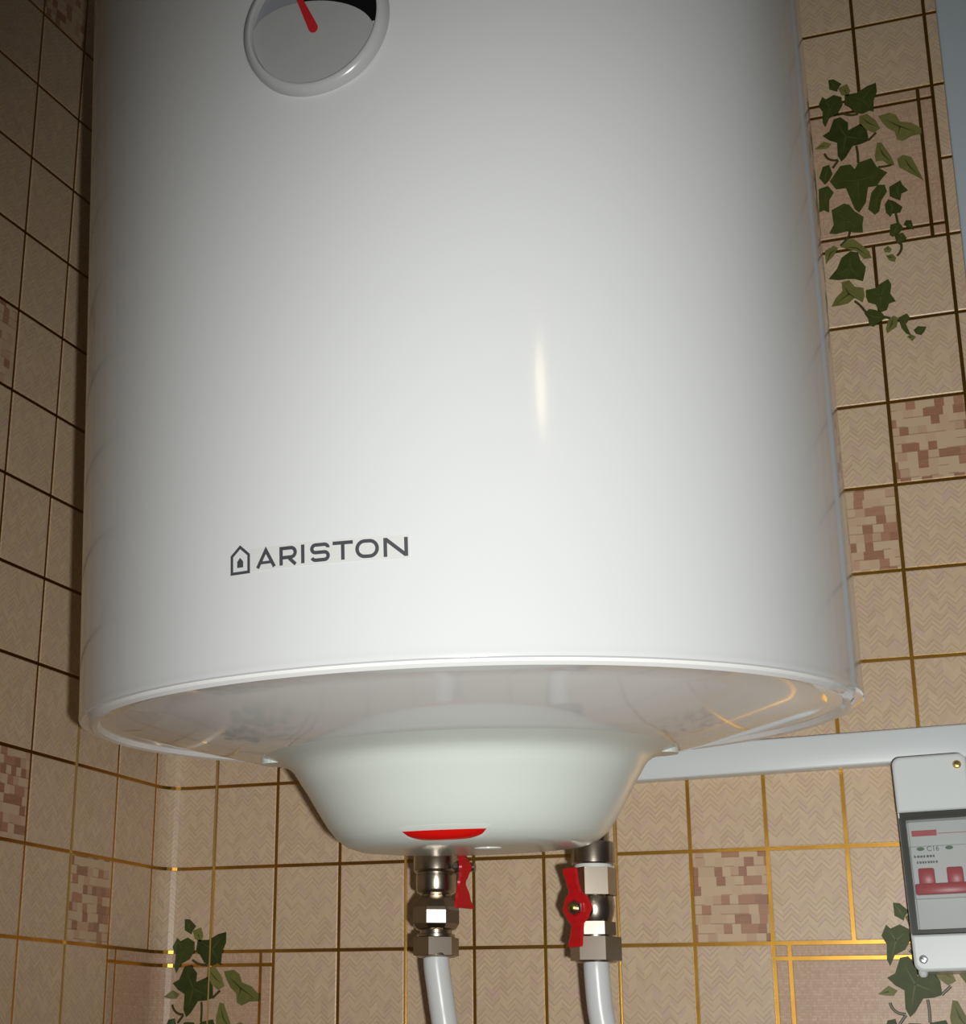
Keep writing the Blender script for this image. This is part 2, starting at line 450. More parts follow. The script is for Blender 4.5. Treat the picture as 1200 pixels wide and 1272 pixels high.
# printed ivy: outlines in the wall's own column / height coordinates, for the pattern that starts at column 9, row 7
IVY = [
    (0, [(10.585, 11.175), (10.664, 11.168), (10.768, 11.069), (10.715, 11.006), (10.696, 10.954), (10.59, 11.016), (10.589, 11.091)]),
    (1, [(10.715, 11.006), (10.845, 11.051), (10.883, 10.93), (10.845, 10.845), (10.754, 10.885)]),
    (0, [(10.414, 10.774), (10.48, 10.909), (10.531, 10.86), (10.645, 10.909), (10.751, 10.848), (10.757, 10.716), (10.685, 10.601), (10.555, 10.537), (10.488, 10.403), (10.456, 10.484), (10.469, 10.668)]),
    (0, [(10.8, 10.874), (10.972, 10.872), (11.119, 10.951), (11.246, 10.978), (11.249, 10.828), (11.192, 10.693), (11.177, 10.511), (11.118, 10.543), (11.022, 10.508), (10.916, 10.55), (10.846, 10.659), (10.781, 10.71)]),
    (0, [(10.44, 10.265), (10.539, 10.318), (10.615, 10.505), (10.711, 10.521), (10.811, 10.407), (10.802, 10.28), (10.978, 10.352), (11.061, 10.224), (11.073, 10.057), (10.968, 10.024), (10.844, 10.014), (10.738, 9.853), (10.672, 9.794), (10.626, 9.895), (10.633, 10.113), (10.528, 10.173)]),
    (1, [(10.973, 10.482), (11.083, 10.495), (11.196, 10.36), (11.246, 10.22), (11.149, 10.168), (11.047, 10.245), (10.962, 10.337)]),
    (1, [(11.232, 10.425), (11.387, 10.446), (11.475, 10.39), (11.525, 10.269), (11.673, 10.219), (11.799, 10.101), (11.791, 10.012), (11.655, 10.005), (11.529, 9.952), (11.456, 9.993), (11.437, 10.124), (11.351, 10.197), (11.283, 10.304)]),
    (1, [(10.316, 10.07), (10.449, 10.171), (10.555, 10.112), (10.503, 10.049), (10.409, 10.05)]),
    (1, [(11.134, 9.789), (11.182, 9.997), (11.242, 9.984), (11.307, 9.843), (11.358, 9.724), (11.392, 9.591), (11.331, 9.586), (11.234, 9.696), (11.142, 9.697)]),
    (1, [(11.429, 9.673), (11.51, 9.729), (11.626, 9.669), (11.686, 9.495), (11.756, 9.267), (11.659, 9.358), (11.547, 9.452), (11.449, 9.544)]),
    (0, [(10.485, 9.505), (10.651, 9.726), (10.79, 9.722), (10.845, 9.631), (10.899, 9.729), (11.086, 9.763), (11.15, 9.605), (11.283, 9.488), (11.178, 9.384), (11.126, 9.305), (11.004, 9.311), (10.954, 9.071), (10.852, 8.93), (10.796, 8.995), (10.736, 9.221), (10.7, 9.354), (10.562, 9.363)]),
    (0, [(10.345, 9.588), (10.404, 9.758), (10.499, 9.775), (10.534, 9.622), (10.481, 9.524), (10.414, 9.465)]),
    (0, [(10.323, 9.411), (10.459, 9.438), (10.527, 9.316), (10.457, 9.204), (10.443, 9.009), (10.369, 9.059), (10.305, 9.036)]),
    (0, [(10.976, 8.96), (11.042, 9.214), (11.142, 9.319), (11.232, 9.301), (11.253, 9.19), (11.167, 9.065), (11.123, 8.896), (11.059, 8.855)]),
    (0, [(11.288, 9.254), (11.446, 9.33), (11.469, 9.254), (11.536, 9.152), (11.443, 9.117), (11.419, 9.015), (11.333, 9.068), (11.283, 9.113)]),
    (0, [(11.206, 8.986), (11.258, 9.065), (11.344, 9.012), (11.44, 8.905), (11.403, 8.824), (11.298, 8.827), (11.264, 8.781), (11.211, 8.861)]),
    (0, [(10.476, 9.039), (10.651, 9.112), (10.726, 9.08), (10.793, 8.96), (10.906, 8.849), (10.882, 8.73), (10.878, 8.607), (10.767, 8.628), (10.663, 8.665), (10.509, 8.651), (10.418, 8.675), (10.49, 8.804), (10.482, 8.912)]),
    (1, [(10.554, 8.438), (10.623, 8.531), (10.744, 8.526), (10.842, 8.42), (10.938, 8.298), (10.96, 8.189), (10.855, 8.191), (10.774, 8.327), (10.657, 8.384)]),
    (0, [(10.36, 7.964), (10.483, 8.1), (10.556, 8.262), (10.685, 8.344), (10.788, 8.307), (10.808, 8.182), (10.875, 8.065), (10.852, 7.965), (10.819, 7.85), (10.711, 7.903), (10.607, 7.921), (10.486, 7.925)]),
    (1, [(10.365, 7.53), (10.435, 7.656), (10.533, 7.744), (10.528, 7.883), (10.635, 7.899), (10.702, 7.784), (10.819, 7.746), (10.825, 7.625), (10.787, 7.528), (10.689, 7.614), (10.593, 7.544), (10.471, 7.53)]),
    (0, [(10.846, 7.707), (10.997, 7.716), (11.03, 7.762), (11.155, 7.826), (11.192, 7.734), (11.166, 7.601), (11.229, 7.471), (11.139, 7.452), (11.101, 7.356), (11.011, 7.337), (10.956, 7.466), (10.861, 7.516), (10.838, 7.605)]),
    (0, [(10.798, 7.356), (10.868, 7.412), (10.955, 7.381), (11.039, 7.316), (11.077, 7.242), (10.984, 7.189), (10.905, 7.134), (10.848, 7.16), (10.841, 7.263)]),
    (1, [(11.103, 7.203), (11.182, 7.258), (11.237, 7.215), (11.211, 7.085), (11.072, 7.006), (11.063, 7.075)]),
    (0, [(11.237, 7.215), (11.359, 7.263), (11.396, 7.189), (11.33, 7.099), (11.365, 6.993), (11.388, 6.922), (11.319, 6.967), (11.268, 7.059)]),
    (0, [(11.424, 7.0), (11.486, 7.047), (11.594, 7.023), (11.566, 6.961), (11.518, 6.908), (11.448, 6.939)]),
    (1, [(11.329, 6.915), (11.389, 6.939), (11.444, 6.896), (11.395, 6.837)]),
    (1, [(11.134, 8.297), (11.197, 8.338), (11.243, 8.277), (11.218, 8.229), (11.145, 8.243)]),
    (1, [(11.155, 8.189), (11.246, 8.2), (11.29, 8.13), (11.265, 8.072), (11.194, 8.112)]),
    (0, [(11.254, 8.659), (11.375, 8.672), (11.427, 8.574), (11.344, 8.485), (11.268, 8.464), (11.232, 8.506)]),
    (0, [(11.299, 8.476), (11.406, 8.508), (11.457, 8.412), (11.393, 8.354), (11.346, 8.328), (11.306, 8.387)]),
    (0, [(11.466, 8.689), (11.54, 8.675), (11.562, 8.524), (11.5, 8.56), (11.431, 8.626)]),
    (1, [(10.337, 8.407), (10.465, 8.472), (10.523, 8.426), (10.453, 8.315), (10.371, 8.242), (10.337, 8.196)]),
]
STEMS = [
    [(10.732, 10.591), (10.837, 10.531), (10.961, 10.522)],
    [(11.064, 10.058), (11.18, 10.162)],
    [(10.45, 9.968), (10.506, 9.865), (10.628, 9.829)],
    [(10.627, 9.822), (10.541, 9.712)],
    [(10.895, 10.003), (10.904, 9.873), (10.899, 9.729)],
    [(11.165, 9.602), (11.286, 9.595), (11.348, 9.607)],
    [(10.695, 8.677), (10.672, 8.575), (10.556, 8.455)],
    [(10.685, 7.563), (10.754, 7.482), (10.82, 7.369)],
    [(11.364, 8.359), (11.369, 8.254), (11.302, 8.162)],
    [(11.064, 7.261), (11.135, 7.225)],
    [(11.342, 8.818), (11.359, 8.657)],
]
def poly_area(p): return 0.5*sum(p[i][0]*p[(i+1) % len(p)][1]-p[(i+1) % len(p)][0]*p[i][1] for i in range(len(p)))
def centroid(p):
    a = poly_area(p); cx = cz = 0
    for i in range(len(p)):
        x0, z0 = p[i]; x1, z1 = p[(i+1) % len(p)]; k = x0*z1-x1*z0
        cx += (x0+x1)*k; cz += (z0+z1)*k
    return cx/(6*a), cz/(6*a)
def ivy(ds, dz, zmin=-99):
    for pale, pts in IVY:
        p = [(x+ds, z+dz) for x, z in pts]
        if max(z for _, z in p) < zmin: continue
        if poly_area(p) < 0: p.reverse()
        n = len(p)
        o0, o1 = TK, TK+0.008
        cx, cz = centroid(p)
        org = wp(cx, cz, o0)
        v = [wp(s, z, o0)-org for s, z in p] + [wp(s, z, o1)-org for s, z in p]
        f = [tuple(range(n, 2*n))]; fm = [0]
        for k in range(n): f.append((k, (k+1) % n, n+(k+1) % n, n+k)); fm.append(0)
        # veins from the leaf's middle to its tips
        tips = sorted(range(n), key=lambda k: -((p[k][0]-cx)**2+(p[k][1]-cz)**2))
        chosen = []
        for k in tips:
            if all(min(abs(k-j), n-abs(k-j)) > 2 for j in chosen): chosen.append(k)
            if len(chosen) == 3: break
        for k in chosen:
            dx, dz_ = p[k][0]-cx, p[k][1]-cz; L = math.hypot(dx, dz_)
            if L < 0.06: continue
            nx, nz = -dz_/L*0.011, dx/L*0.011
            b = len(v)
            for s, z in ((cx-nx, cz-nz), (cx+dx*.8, cz+dz_*.8), (cx+nx, cz+nz)): v.append(wp(s, z, o1+.003)-org)
            f.append((b, b+1, b+2)); fm.append(1)
        o = mesh('ivy_leaf', v, f, [M['leaf_pale' if pale else 'leaf_dark'], M['vein'] if not pale else M['leaf_dark']], fmat=fm)
        o.location = org
        o.parent = wall_back
    for pts in STEMS:
        p = [(x+ds, z+dz) for x, z in pts]
        if max(z for _, z in p) < zmin: continue
        org = wp(p[0][0], p[0][1], TK)
        if len(p) == 3:
            p = [((1-t)**2*p[0][0]+2*t*(1-t)*(2*p[1][0]-(p[0][0]+p[2][0])/2)+t*t*p[2][0], (1-t)**2*p[0][1]+2*t*(1-t)*(2*p[1][1]-(p[0][1]+p[2][1])/2)+t*t*p[2][1]) for t in [i/8 for i in range(9)]]
        q = [wp(s, z, TK+0.002)-org for s, z in p]
        bm = tube_bm(q, 0.018*U, 6)
        o = from_bm('ivy_stem', bm, M['stem'], wall_back, True); o.location = org
ivy(0, 0)
ivy(-0.08, -11.90, -3.4)
ivy(-10.0, -11.90, -3.4)

# ------------------------------------------------------------------ rest of the setting
floor = from_bm('floor', box_bm(-2, 32, -40, 0.6, ZB-1, ZB), M['floor']); floor.location = (0, 0, Z0)
tag(floor, 'floor below the water heater', kind='structure')
trim = from_bm('trim_1', box_bm(12.165, 12.80, -0.28, 0, ZB, ZT, 0.03), M['paint']); trim.location = (0, 0, Z0)
tag(trim, 'pale blue-grey painted upright board beside the ivy tiles', kind='structure')

# ------------------------------------------------------------------ water heater
HR = 4.26615
hb = Matrix(((0.999986, -0.000389, -0.005309), (0.0, 0.99733, -0.073033), (0.005323, 0.073032, 0.997315)))
heater = empty('water_heater', W(6.38961, -4.58588, 0.95222))
heater.rotation_euler = hb.to_euler()
tag(heater, 'white cylindrical electric water heater hung on the tiled wall', 'water heater')
HT = 11.2
body = from_bm('tank_jacket', lathe([(HR-.09, 0.02), (HR-.03, 0.0), (HR-.012, 0.012), (HR-.008, 0.035), (HR-.009, 0.06), (HR-.012, 0.08), (HR-.012, 0.12), (HR-.012, 0.2)] + [(HR-.012, 0.5+i) for i in range(11)] + [(HR-.012, HT-.14), (HR-.012, HT-.1), (HR-.06, HT), (HR-.2, HT+.04)], 192), M['enamel'], heater, True)
# rolled seam of the jacket sheet
th = math.radians(-3.5)
def hl(theta, r, z): return Vector((r*U*math.cos(theta), r*U*math.sin(theta), z*U))
cover_bm = lathe([(HR-.115, 0.06), (HR-.115, -.015), (HR-.15, -.045), (HR-.20, -.03), (HR-.24, 0.03), (HR-.30, 0.045), (3.6, -.06), (3.0, -.20), (2.6, -.30), (2.2, -.36), (0.4, -.40)], 192)
from_bm('bottom_cover', cover_bm, M['cover'], heater, True)
from_bm('top_cover', lathe([(HR-.15, HT-.02), (HR-.3, HT+.10), (3.0, HT+.4), (1.5, HT+.55), (0, HT+.58)], 96), M['cover'], heater, True)
# flange cover (the bowl)
prof = [(2.32, -.33), (2.22, -.365), (2.12, -.40), (2.04, -.435), (1.98, -.475), (1.93, -.53), (1.895, -.59), (1.86, -.65), (1.80, -.74), (1.72, -.88), (1.64, -1.02), (1.565, -1.14), (1.48, -1.25), (1.37, -1.335), (1.22, -1.385), (1.0, -1.405), (0.5, -1.41), (0, -1.41)]
bowl = from_bm('flange_cover', lathe(prof, 128), M['bowl'], heater, True)
from_bm('cover_screw', lathe([(0.15, -1.40), (0.15, -1.418), (0.12, -1.43), (0, -1.43)], 24), M['bowl'], bowl, True, loc=(0.35*U, -0.55*U, 0))
for a_deg in (198, 18):
    a = math.radians(a_deg); pts2 = []
    er = Vector((math.cos(a), math.sin(a))); et = Vector((-math.sin(a), math.cos(a)))
    for k in range(13):
        q = math.radians(-90+15*k); pts2.append(er*(2.12+0.19*math.cos(q))+et*0.24*math.sin(q))
    pts2 += [er*1.80+et*0.36, er*1.80-et*0.36]
    n = len(pts2)
    v = [(p.x*U, p.y*U, -.335*U) for p in pts2]+[(p.x*U, p.y*U, -.405*U) for p in pts2]
    mesh('mounting_ear', v, [tuple(range(n)), tuple(reversed(range(n, 2*n)))]+[(k, n+k, n+(k+1) % n, (k+1) % n) for k in range(n)], M['bowl'], bowl)
# red pilot lamp set into the lower front of the bowl
def prof_at(t):
    seg = prof[11:15]; L = [0]
    for a, b in zip(seg, seg[1:]): L.append(L[-1]+math.hypot(b[0]-a[0], b[1]-a[1]))
    d = t*L[-1]
    for k in range(len(seg)-1):
        if d <= L[k+1]+1e-9:
            f = (d-L[k])/(L[k+1]-L[k]); a, b = seg[k], seg[k+1]
            nx, nz = -(b[1]-a[1]), (b[0]-a[0]); l = math.hypot(nx, nz)
            return a[0]+(b[0]-a[0])*f, a[1]+(b[1]-a[1])*f, nx/l, nz/l
def patch(name, thc, hw, t0, t1, off, mat, parent, bulge=0.0, lip=0.0):
    v, f = [], []; NA, NT = 24, 6
    for i in range(NA+1):
        a = -1+2*i/NA
        k = math.sqrt(max(0, 1-abs(a)**2.6))
        lo = t0-lip*k - lip*.3; hi = t0+(t1-t0)*k + lip
        for j in range(NT+1):
            t = max(0.0, min(1.0, lo+(hi-lo)*j/NT))
            r, z, nx, nz = prof_at(t)
            e = off + bulge*(1-a*a)*(4*(j/NT)*(1-j/NT))
            v.append(hl(thc+a*hw, r+nx*e, z+nz*e))
    for i in range(NA):
        for j in range(NT):
            b = i*(NT+1)+j; f.append((b, b+NT+1, b+NT+2, b+1))
    return mesh(name, v, f, mat, parent, True)
lampc = math.radians(-83.8)
patch('lamp_surround', lampc, 0.325, 0.28, 0.74, 0.006, M['bowl'], bowl, 0.0, 0.06)
lamp = patch('pilot_lamp', lampc, 0.30, 0.32, 0.70, 0.012, M['lens'], heater, 0.03)
tag(lamp, 'red pilot lamp lens')
# brand label
TC = math.radians(-90.48)
def lab(t, z, off): return hl(TC+t/HR, HR-.012+off, 1.02-0.018*t+z)
def flat(name, polys, off, mat, parent, nsub=1):
    v, f = [], []
    for p in polys:
        b = len(v); n = len(p)
        v += [lab(t, z, off) for t, z in p] + [lab(t, z, off-.004) for t, z in p]
        f.append(tuple(range(b, b+n)))
        for k in range(n): f.append((b+k, b+n+k, b+n+(k+1) % n, b+(k+1) % n))
    return mesh(name, v, f, mat, parent)
def stroke(pts, w, closed=False):
    """quads along a poly-line with mitred joins"""
    n = len(pts); P = [Vector(p) for p in pts]; left, right = [], []
    for i in range(n):
        a = P[i-1] if (i > 0 or closed) else None
        c = P[(i+1) % n] if (i < n-1 or closed) else None
        d1 = (P[i]-a).normalized() if a is not None else None
        d2 = (c-P[i]).normalized() if c is not None else None
        d1 = d1 or d2; d2 = d2 or d1
        n1 = Vector((-d1.y, d1.x)); n2 = Vector((-d2.y, d2.x)); m = n1+n2
        if m.length < 1e-6: m = n1
        m.normalize(); k = w/2/max(0.35, m.dot(n1))
        left.append(P[i]+m*k); right.append(P[i]-m*k)
    q = []
    for i in range(n if closed else n-1):
        j = (i+1) % n
        q.append([tuple(right[i]), tuple(right[j]), tuple(left[j]), tuple(left[i])])
    return q
def arcp(cx, cy, rx, ry, a0, a1, n=10): return [(cx+rx*math.cos(math.radians(a0+(a1-a0)*i/n)), cy+ry*math.sin(math.radians(a0+(a1-a0)*i/n))) for i in range(n+1)]
LH = 0.170; SW = 0.032
def L_A(w): return stroke([(SW*.5, 0), (w/2, LH-SW*.35), (w-SW*.5, 0)], SW) + stroke([(w*.24, LH*.27), (w*.76, LH*.27)], SW*.8)
def L_R(w):
    r = LH*.25
    return stroke([(SW/2, 0), (SW/2, LH)], SW) + stroke([(SW/2, LH-SW/2), (w-r-SW/2, LH-SW/2)]+arcp(w-r-SW/2, LH-SW/2-r, r, r, 80, -90)+[(SW/2, LH-SW/2-2*r)], SW) + stroke([(w*.5, LH-SW/2-2*r), (w-SW*.4, 0)], SW)
def L_I(w): return stroke([(w/2, 0), (w/2, LH)], SW)
def L_S(w):
    h = SW/2; r = (LH-SW)/4
    top = [(w-h*1.2, LH-h-r*.9)] + arcp(w-h-r, LH-h-r, r, r, 20, 90, 5) + arcp(h+r, LH-h-r, r, r, 90, 270, 8)
    bot = arcp(w-h-r, h+r, r, r, 90, -90, 8) + arcp(h+r, h+r, r, r, 270, 200, 5)
    return stroke(top+bot, SW)
def L_T(w): return stroke([(0, LH-SW/2), (w, LH-SW/2)], SW) + stroke([(w/2, 0), (w/2, LH-SW)], SW)
def L_O(w):
    h = SW/2; r = LH*.40
    p = arcp(w-h-r, LH-h-r, r, r, 0, 90, 6)+arcp(h+r, LH-h-r, r, r, 90, 180, 6)+arcp(h+r, h+r, r, r, 180, 270, 6)+arcp(w-h-r, h+r, r, r, 270, 360, 6)
    return stroke(p, SW, True)
def L_N(w): return stroke([(SW/2, 0), (SW/2, LH)], SW) + stroke([(SW*.55, LH-SW*.3), (w-SW*.55, SW*.3)], SW*1.05) + stroke([(w-SW/2, 0), (w-SW/2, LH)], SW)
S = 0.00172                     # tile units per measured pixel of the sign
def tx_(c): return (c-580)*S
lx0, lx1 = tx_(205), tx_(1092)
label = flat('brand_label', [[(lx0+(lx1-lx0)*i/24, -.105), (lx0+(lx1-lx0)*(i+1)/24, -.105), (lx0+(lx1-lx0)*(i+1)/24, .105), (lx0+(lx1-lx0)*i/24, .105)] for i in range(24)], 0.004, M['sticker'], heater)
tag(label, 'clear label strip reading ARISTON in grey capitals')
for ch, a, b, fn in (('A', 243, 364, L_A), ('R', 386, 487, L_R), ('I', 510, 532, L_I), ('S', 563, 672, L_S), ('T', 688, 797, L_T), ('O', 810, 934, L_O), ('N', 958, 1084, L_N)):
    x0, x1 = tx_(a), tx_(b)
    flat('letter', [[(x0+t, z-LH/2) for t, z in q] for q in fn(x1-x0)], 0.009, M['print'], label)
hx0, hx1 = tx_(80), tx_(204); hm = (hx0+hx1)/2; hw_ = .026
emb = stroke([(hx0+hw_/2, -.105), (hx1-hw_/2, -.105), (hx1-hw_/2, .055), (hm, .135), (hx0+hw_/2, .055)], hw_, True)
emb += [[(hm-.032, -.055), (hm+.032, -.055), (hm+.032, .0), (hm+.0, .035), (hm-.032, .0)]]
flat('house_emblem', emb, 0.009, M['print'], label)
# thermometer
thz = 6.22
th_c = math.radians(-89.2)
heater_dial = None
def frame_obj(o):
    o.location = hl(th_c, HR-.03, thz)
    o.rotation_euler = (Matrix.Rotation(th_c+PI/2, 3, 'Z') @ Matrix.Rotation(PI/2, 3, 'X')).to_euler()
dial = from_bm('thermometer', lathe([(0.70, 0.0), (0.745, 0.0), (0.743, 0.04), (0.733, 0.07), (0.71, 0.095), (0.68, 0.112), (0.665, 0.115), (0.652, 0.110), (0.646, 0.095), (0.642, 0.03), (0.0, 0.03)], 96), M['bezel'], heater, True)
frame_obj(dial)
tag(dial, 'round grey dial thermometer with red needle')
def disc_part(name, pts, z0, z1, mat, parent):
    n = len(pts)
    v = [(x*U, y*U, z0*U) for x, y in pts]+[(x*U, y*U, z1*U) for x, y in pts]
    f = [tuple(range(n, 2*n)), tuple(reversed(range(n)))]+[(k, (k+1) % n, n+(k+1) % n, n+k) for k in range(n)]
    return mesh(name, v, f, mat, parent)
RI = 0.641
def arc_top(hp, ends=-0.10, n=24):
    # upper edge of the frosted plate, bulging up in the middle
    xe = math.sqrt(RI**2-ends**2)
    return [(xe*math.cos(math.radians(a)), ends+(hp-ends)*math.sin(math.radians(a))) for a in [180*i/n for i in range(n+1)]]
a_end = math.degrees(math.asin(-0.10/RI))
lower = [(RI*math.cos(math.radians(a)), RI*math.sin(math.radians(a))) for a in [180-a_end+(180+2*a_end)*i/30 for i in range(1, 30)]]
ra = math.radians(-13)
disc_part('face_plate', [(x*math.cos(ra)-y*math.sin(ra), x*math.sin(ra)+y*math.cos(ra)) for x, y in arc_top(0.235)+lower], 0.03, 0.055, M['plate'], dial)
upper = [(RI*math.cos(math.radians(a)), RI*math.sin(math.radians(a))) for a in [a_end+(180-2*a_end)*i/40 for i in range(41)]]
disc_part('scale_ring', [p for p in upper if p[0] > -0.16]+[(-0.16, 0.0), (0.2, -0.1)], 0.03, 0.036, M['black'], dial)
disc_part('window_reflection', [p for p in upper if p[0] <= -0.16]+[(-0.5, -0.1), (-0.16, 0.0)], 0.03, 0.036, M['glare'], dial)  # reflection on the window's left side, put in as a lighter grey piece
ndl = []
n0 = Vector((-0.015, -0.045)); n1 = Vector((-0.22, 0.46)); nd = (n1-n0).normalized(); nn_ = Vector((-nd.y, nd.x))
for a in range(0, 181, 20):
    w = 0.048; q = n0 + nn_*w*math.cos(math.radians(a)) - nd*w*1.2*math.sin(math.radians(a)); ndl.append((q.x, q.y))
for s in (-1, 1): q = n1+nn_*s*0.02; ndl.append((q.x, q.y))
disc_part('needle', ndl, 0.055, 0.062, M['needle'], dial)
# pipe stubs of the tank
VY = -2.9
hm_inv = None
def stub(x, ztop, zbot, r):
    o = from_bm('pipe_stub', lathe([(r, zbot), (r, ztop)], 40), M['nickel'], None, True)
    wm = Matrix.Translation(W(x, VY, 0))
    o.parent = heater
    o.matrix_parent_inverse = (Matrix.Translation(heater.location) @ heater.rotation_euler.to_matrix().to_4x4()).inverted()
    o.location = W(x, VY, 0)
    return o
stub(5.44, 0.75, -0.16, 0.20); stub(7.345, 0.75, -0.22, 0.22)

# ------------------------------------------------------------------ valves
def hexa(r, z0, z1, c=0.03, rot=0.0):
    bm = lathe([(r*.88, z0), (r, z0+c), (r, z1-c), (r*.88, z1)], 6)
    bmesh.ops.rotate(bm, verts=bm.verts, cent=(0, 0, 0), matrix=Matrix.Rotation(rot, 3, 'Z'))
    return bm
def oct_bm(rt, r, z0, z1, rot):
    bm = lathe([(rt*.8, z0), (rt, z0-.06), (r*.97, z0-.15), (r, z0-.19), (r, z1+.07), (r*.86, z1+.015), (r*.78, z1)], 8)
    bmesh.ops.rotate(bm, verts=bm.verts, cent=(0, 0, 0), matrix=Matrix.Rotation(rot, 3, 'Z'))
    return bm
def handle_bm(rows, th=0.045):
    """strip along z: rows of (z, offset along x, half width along y)"""
    bm = bmesh.new(); rings = []
    for z, ox, hw in rows:
        e = min(th*.45, hw*.4)
        pr = [(-th/2, -hw+e), (-th/2, hw-e), (0, hw), (th/2, hw-e), (th/2, -hw+e), (0, -hw)]
        rings.append([bm.verts.new(((ox+a)*U, b*U, z*U)) for a, b in pr])
    for a, b in zip(rings, rings[1:]):
        for k in range(6): bm.faces.new((a[k], a[(k+1) % 6], b[(k+1) % 6], b[k]))
    bm.faces.new(rings[0]); bm.faces.new(rings[-1])
    return bm
def smooth_rows(keys, n=26):
    out = []
    for i in range(n+1):
        z = keys[0][0]+(keys[-1][0]-keys[0][0])*i/n
        for a, b in zip(keys, keys[1:]):
            lo, hi = min(a[0], b[0]), max(a[0], b[0])
            if lo-1e-6 <= z <= hi+1e-6:
                t = (z-a[0])/(b[0]-a[0]); t = t*t*(3-2*t)
                out.append((z, a[1]+(b[1]-a[1])*t, a[2]+(b[2]-a[2])*t)); break
    return out
def part(name, bm, mat, parent, smooth=True): return from_bm(name, bm, mat, parent, smooth)

v1 = empty('safety_valve', W(5.44, VY, 0))
tag(v1, 'nickel-plated valve with red lever on its side, under the red pilot lamp', 'valve')
part('collar', lathe([(0.20, -0.14), (0.255, -0.15), (0.27, -0.17), (0.27, -0.47), (0.25, -0.495), (0.235, -0.50), (0.235, -0.525), (0.25, -0.53)], 48), M['nickel'], v1)
part('valve_body', lathe([(0.238, -0.52), (0.240, -0.54), (0.240, -0.70), (0.225, -0.735), (0.18, -0.76), (0.175, -0.85), (0.20, -0.87)], 48), M['nickel'], v1)
part('hex_body', oct_bm(0.225, 0.295, -0.76, -1.17, math.radians(-3.5)), M['nickel'], v1, False)
part('neck', lathe([(0.19, -1.17), (0.19, -1.21), (0.225, -1.22), (0.225, -1.25), (0.19, -1.26), (0.19, -1.30)], 40), M['nickel'], v1)
part('compression_nut', hexa(0.275, -1.285, -1.44, 0.025, math.radians(30)), M['nickel'], v1, False)
part('nut_ring', lathe([(0.16, -1.42), (0.24, -1.44), (0.245, -1.47), (0.22, -1.485), (0.16, -1.485)], 40), M['nickel'], v1)
part('stem', (lambda b: (bmesh.ops.rotate(b, verts=b.verts, cent=(0, 0, 0), matrix=Matrix.Rotation(PI/2, 3, 'Y')), bmesh.ops.translate(b, verts=b.verts, vec=(0, 0, -0.44*U)), b)[2])(lathe([(0.07, 0.1), (0.07, 0.34), (0.05, 0.49)], 24)), M['nickel'], v1)
k1 = smooth_rows([(-0.17, 0.37, 0.08), (-0.26, 0.38, 0.07), (-0.36, 0.46, 0.08), (-0.46, 0.50, 0.11), (-0.56, 0.47, 0.08), (-0.64, 0.43, 0.07), (-0.80, 0.45, 0.12), (-0.94, 0.47, 0.16)])
h1 = part('lever_handle', handle_bm(k1, 0.05), M['red'], v1)
h1.rotation_euler = (0, 0, math.radians(-27)); tag(h1, 'red metal lever handle')
s1 = part('handle_screw', (lambda b: (bmesh.ops.rotate(b, verts=b.verts, cent=(0, 0, 0), matrix=Matrix.Rotation(PI/2, 3, 'Y')), bmesh.ops.translate(b, verts=b.verts, vec=(0, 0, -0.44*U)), b)[2])(hexa(0.06, 0.34, 0.42, 0.015)), M['steel'], v1, False)
s1.rotation_euler = (0, 0, math.radians(-27))

v2 = empty('ball_valve', W(7.372, VY, 0))
tag(v2, 'nickel-plated ball valve with red butterfly handle and white sealing ring', 'valve')
part('collar', lathe([(0.22, -0.20), (0.25, -0.21), (0.255, -0.23), (0.255, -0.45), (0.24, -0.465), (0.15, -0.465)], 48), M['nickel'], v2)
t2 = part('sealing_ring', lathe([(0.15, -0.46), (0.215, -0.465), (0.225, -0.50), (0.215, -0.545), (0.15, -0.55)], 40), M['teflon'], v2)
tag(t2, 'white sealing ring')
part('hex_nut', hexa(0.265, -0.545, -0.775, 0.04, math.radians(20)), M['nickel'], v2, False)
part('valve_body', lathe([(0.20, -0.77), (0.205, -0.80), (0.225, -0.86), (0.235, -0.95), (0.225, -1.04), (0.205, -1.10), (0.19, -1.13), (0.19, -1.15)], 48), M['nickel'], v2)
part('lower_hex', hexa(0.235, -1.14, -1.235, 0.025, math.radians(10)), M['nickel'], v2, False)
part('neck', lathe([(0.175, -1.23), (0.175, -1.25), (0.215, -1.26), (0.215, -1.285), (0.18, -1.295), (0.18, -1.33)], 40), M['nickel'], v2)
part('compression_nut', hexa(0.295, -1.315, -1.515, 0.03, math.radians(5)), M['nickel'], v2, False)
part('nut_ring', lathe([(0.16, -1.50), (0.25, -1.515), (0.255, -1.545), (0.23, -1.565), (0.16, -1.565)], 40), M['nickel'], v2)
az = math.atan2(-0.96, -0.28)
def ax_part(name, bm, mat, z, smooth=True):
    bmesh.ops.rotate(bm, verts=bm.verts, cent=(0, 0, 0), matrix=Matrix.Rotation(PI/2, 3, 'Y'))
    bmesh.ops.translate(bm, verts=bm.verts, vec=(0, 0, z*U))
    o = part(name, bm, mat, v2, smooth); o.rotation_euler = (0, 0, az); return o
ax_part('stem', lathe([(0.10, 0.15), (0.10, 0.33), (0.075, 0.34), (0.075, 0.42)], 24), M['nickel'], -0.985)
k2 = smooth_rows([(-0.545, 0.50, 0.085), (-0.57, 0.50, 0.10), (-0.70, 0.46, 0.085), (-0.80, 0.42, 0.085), (-0.88, 0.40, 0.155), (-0.985, 0.395, 0.195), (-1.09, 0.40, 0.15), (-1.17, 0.42, 0.085), (-1.28, 0.46, 0.085), (-1.39, 0.50, 0.10), (-1.42, 0.50, 0.085)], 44)
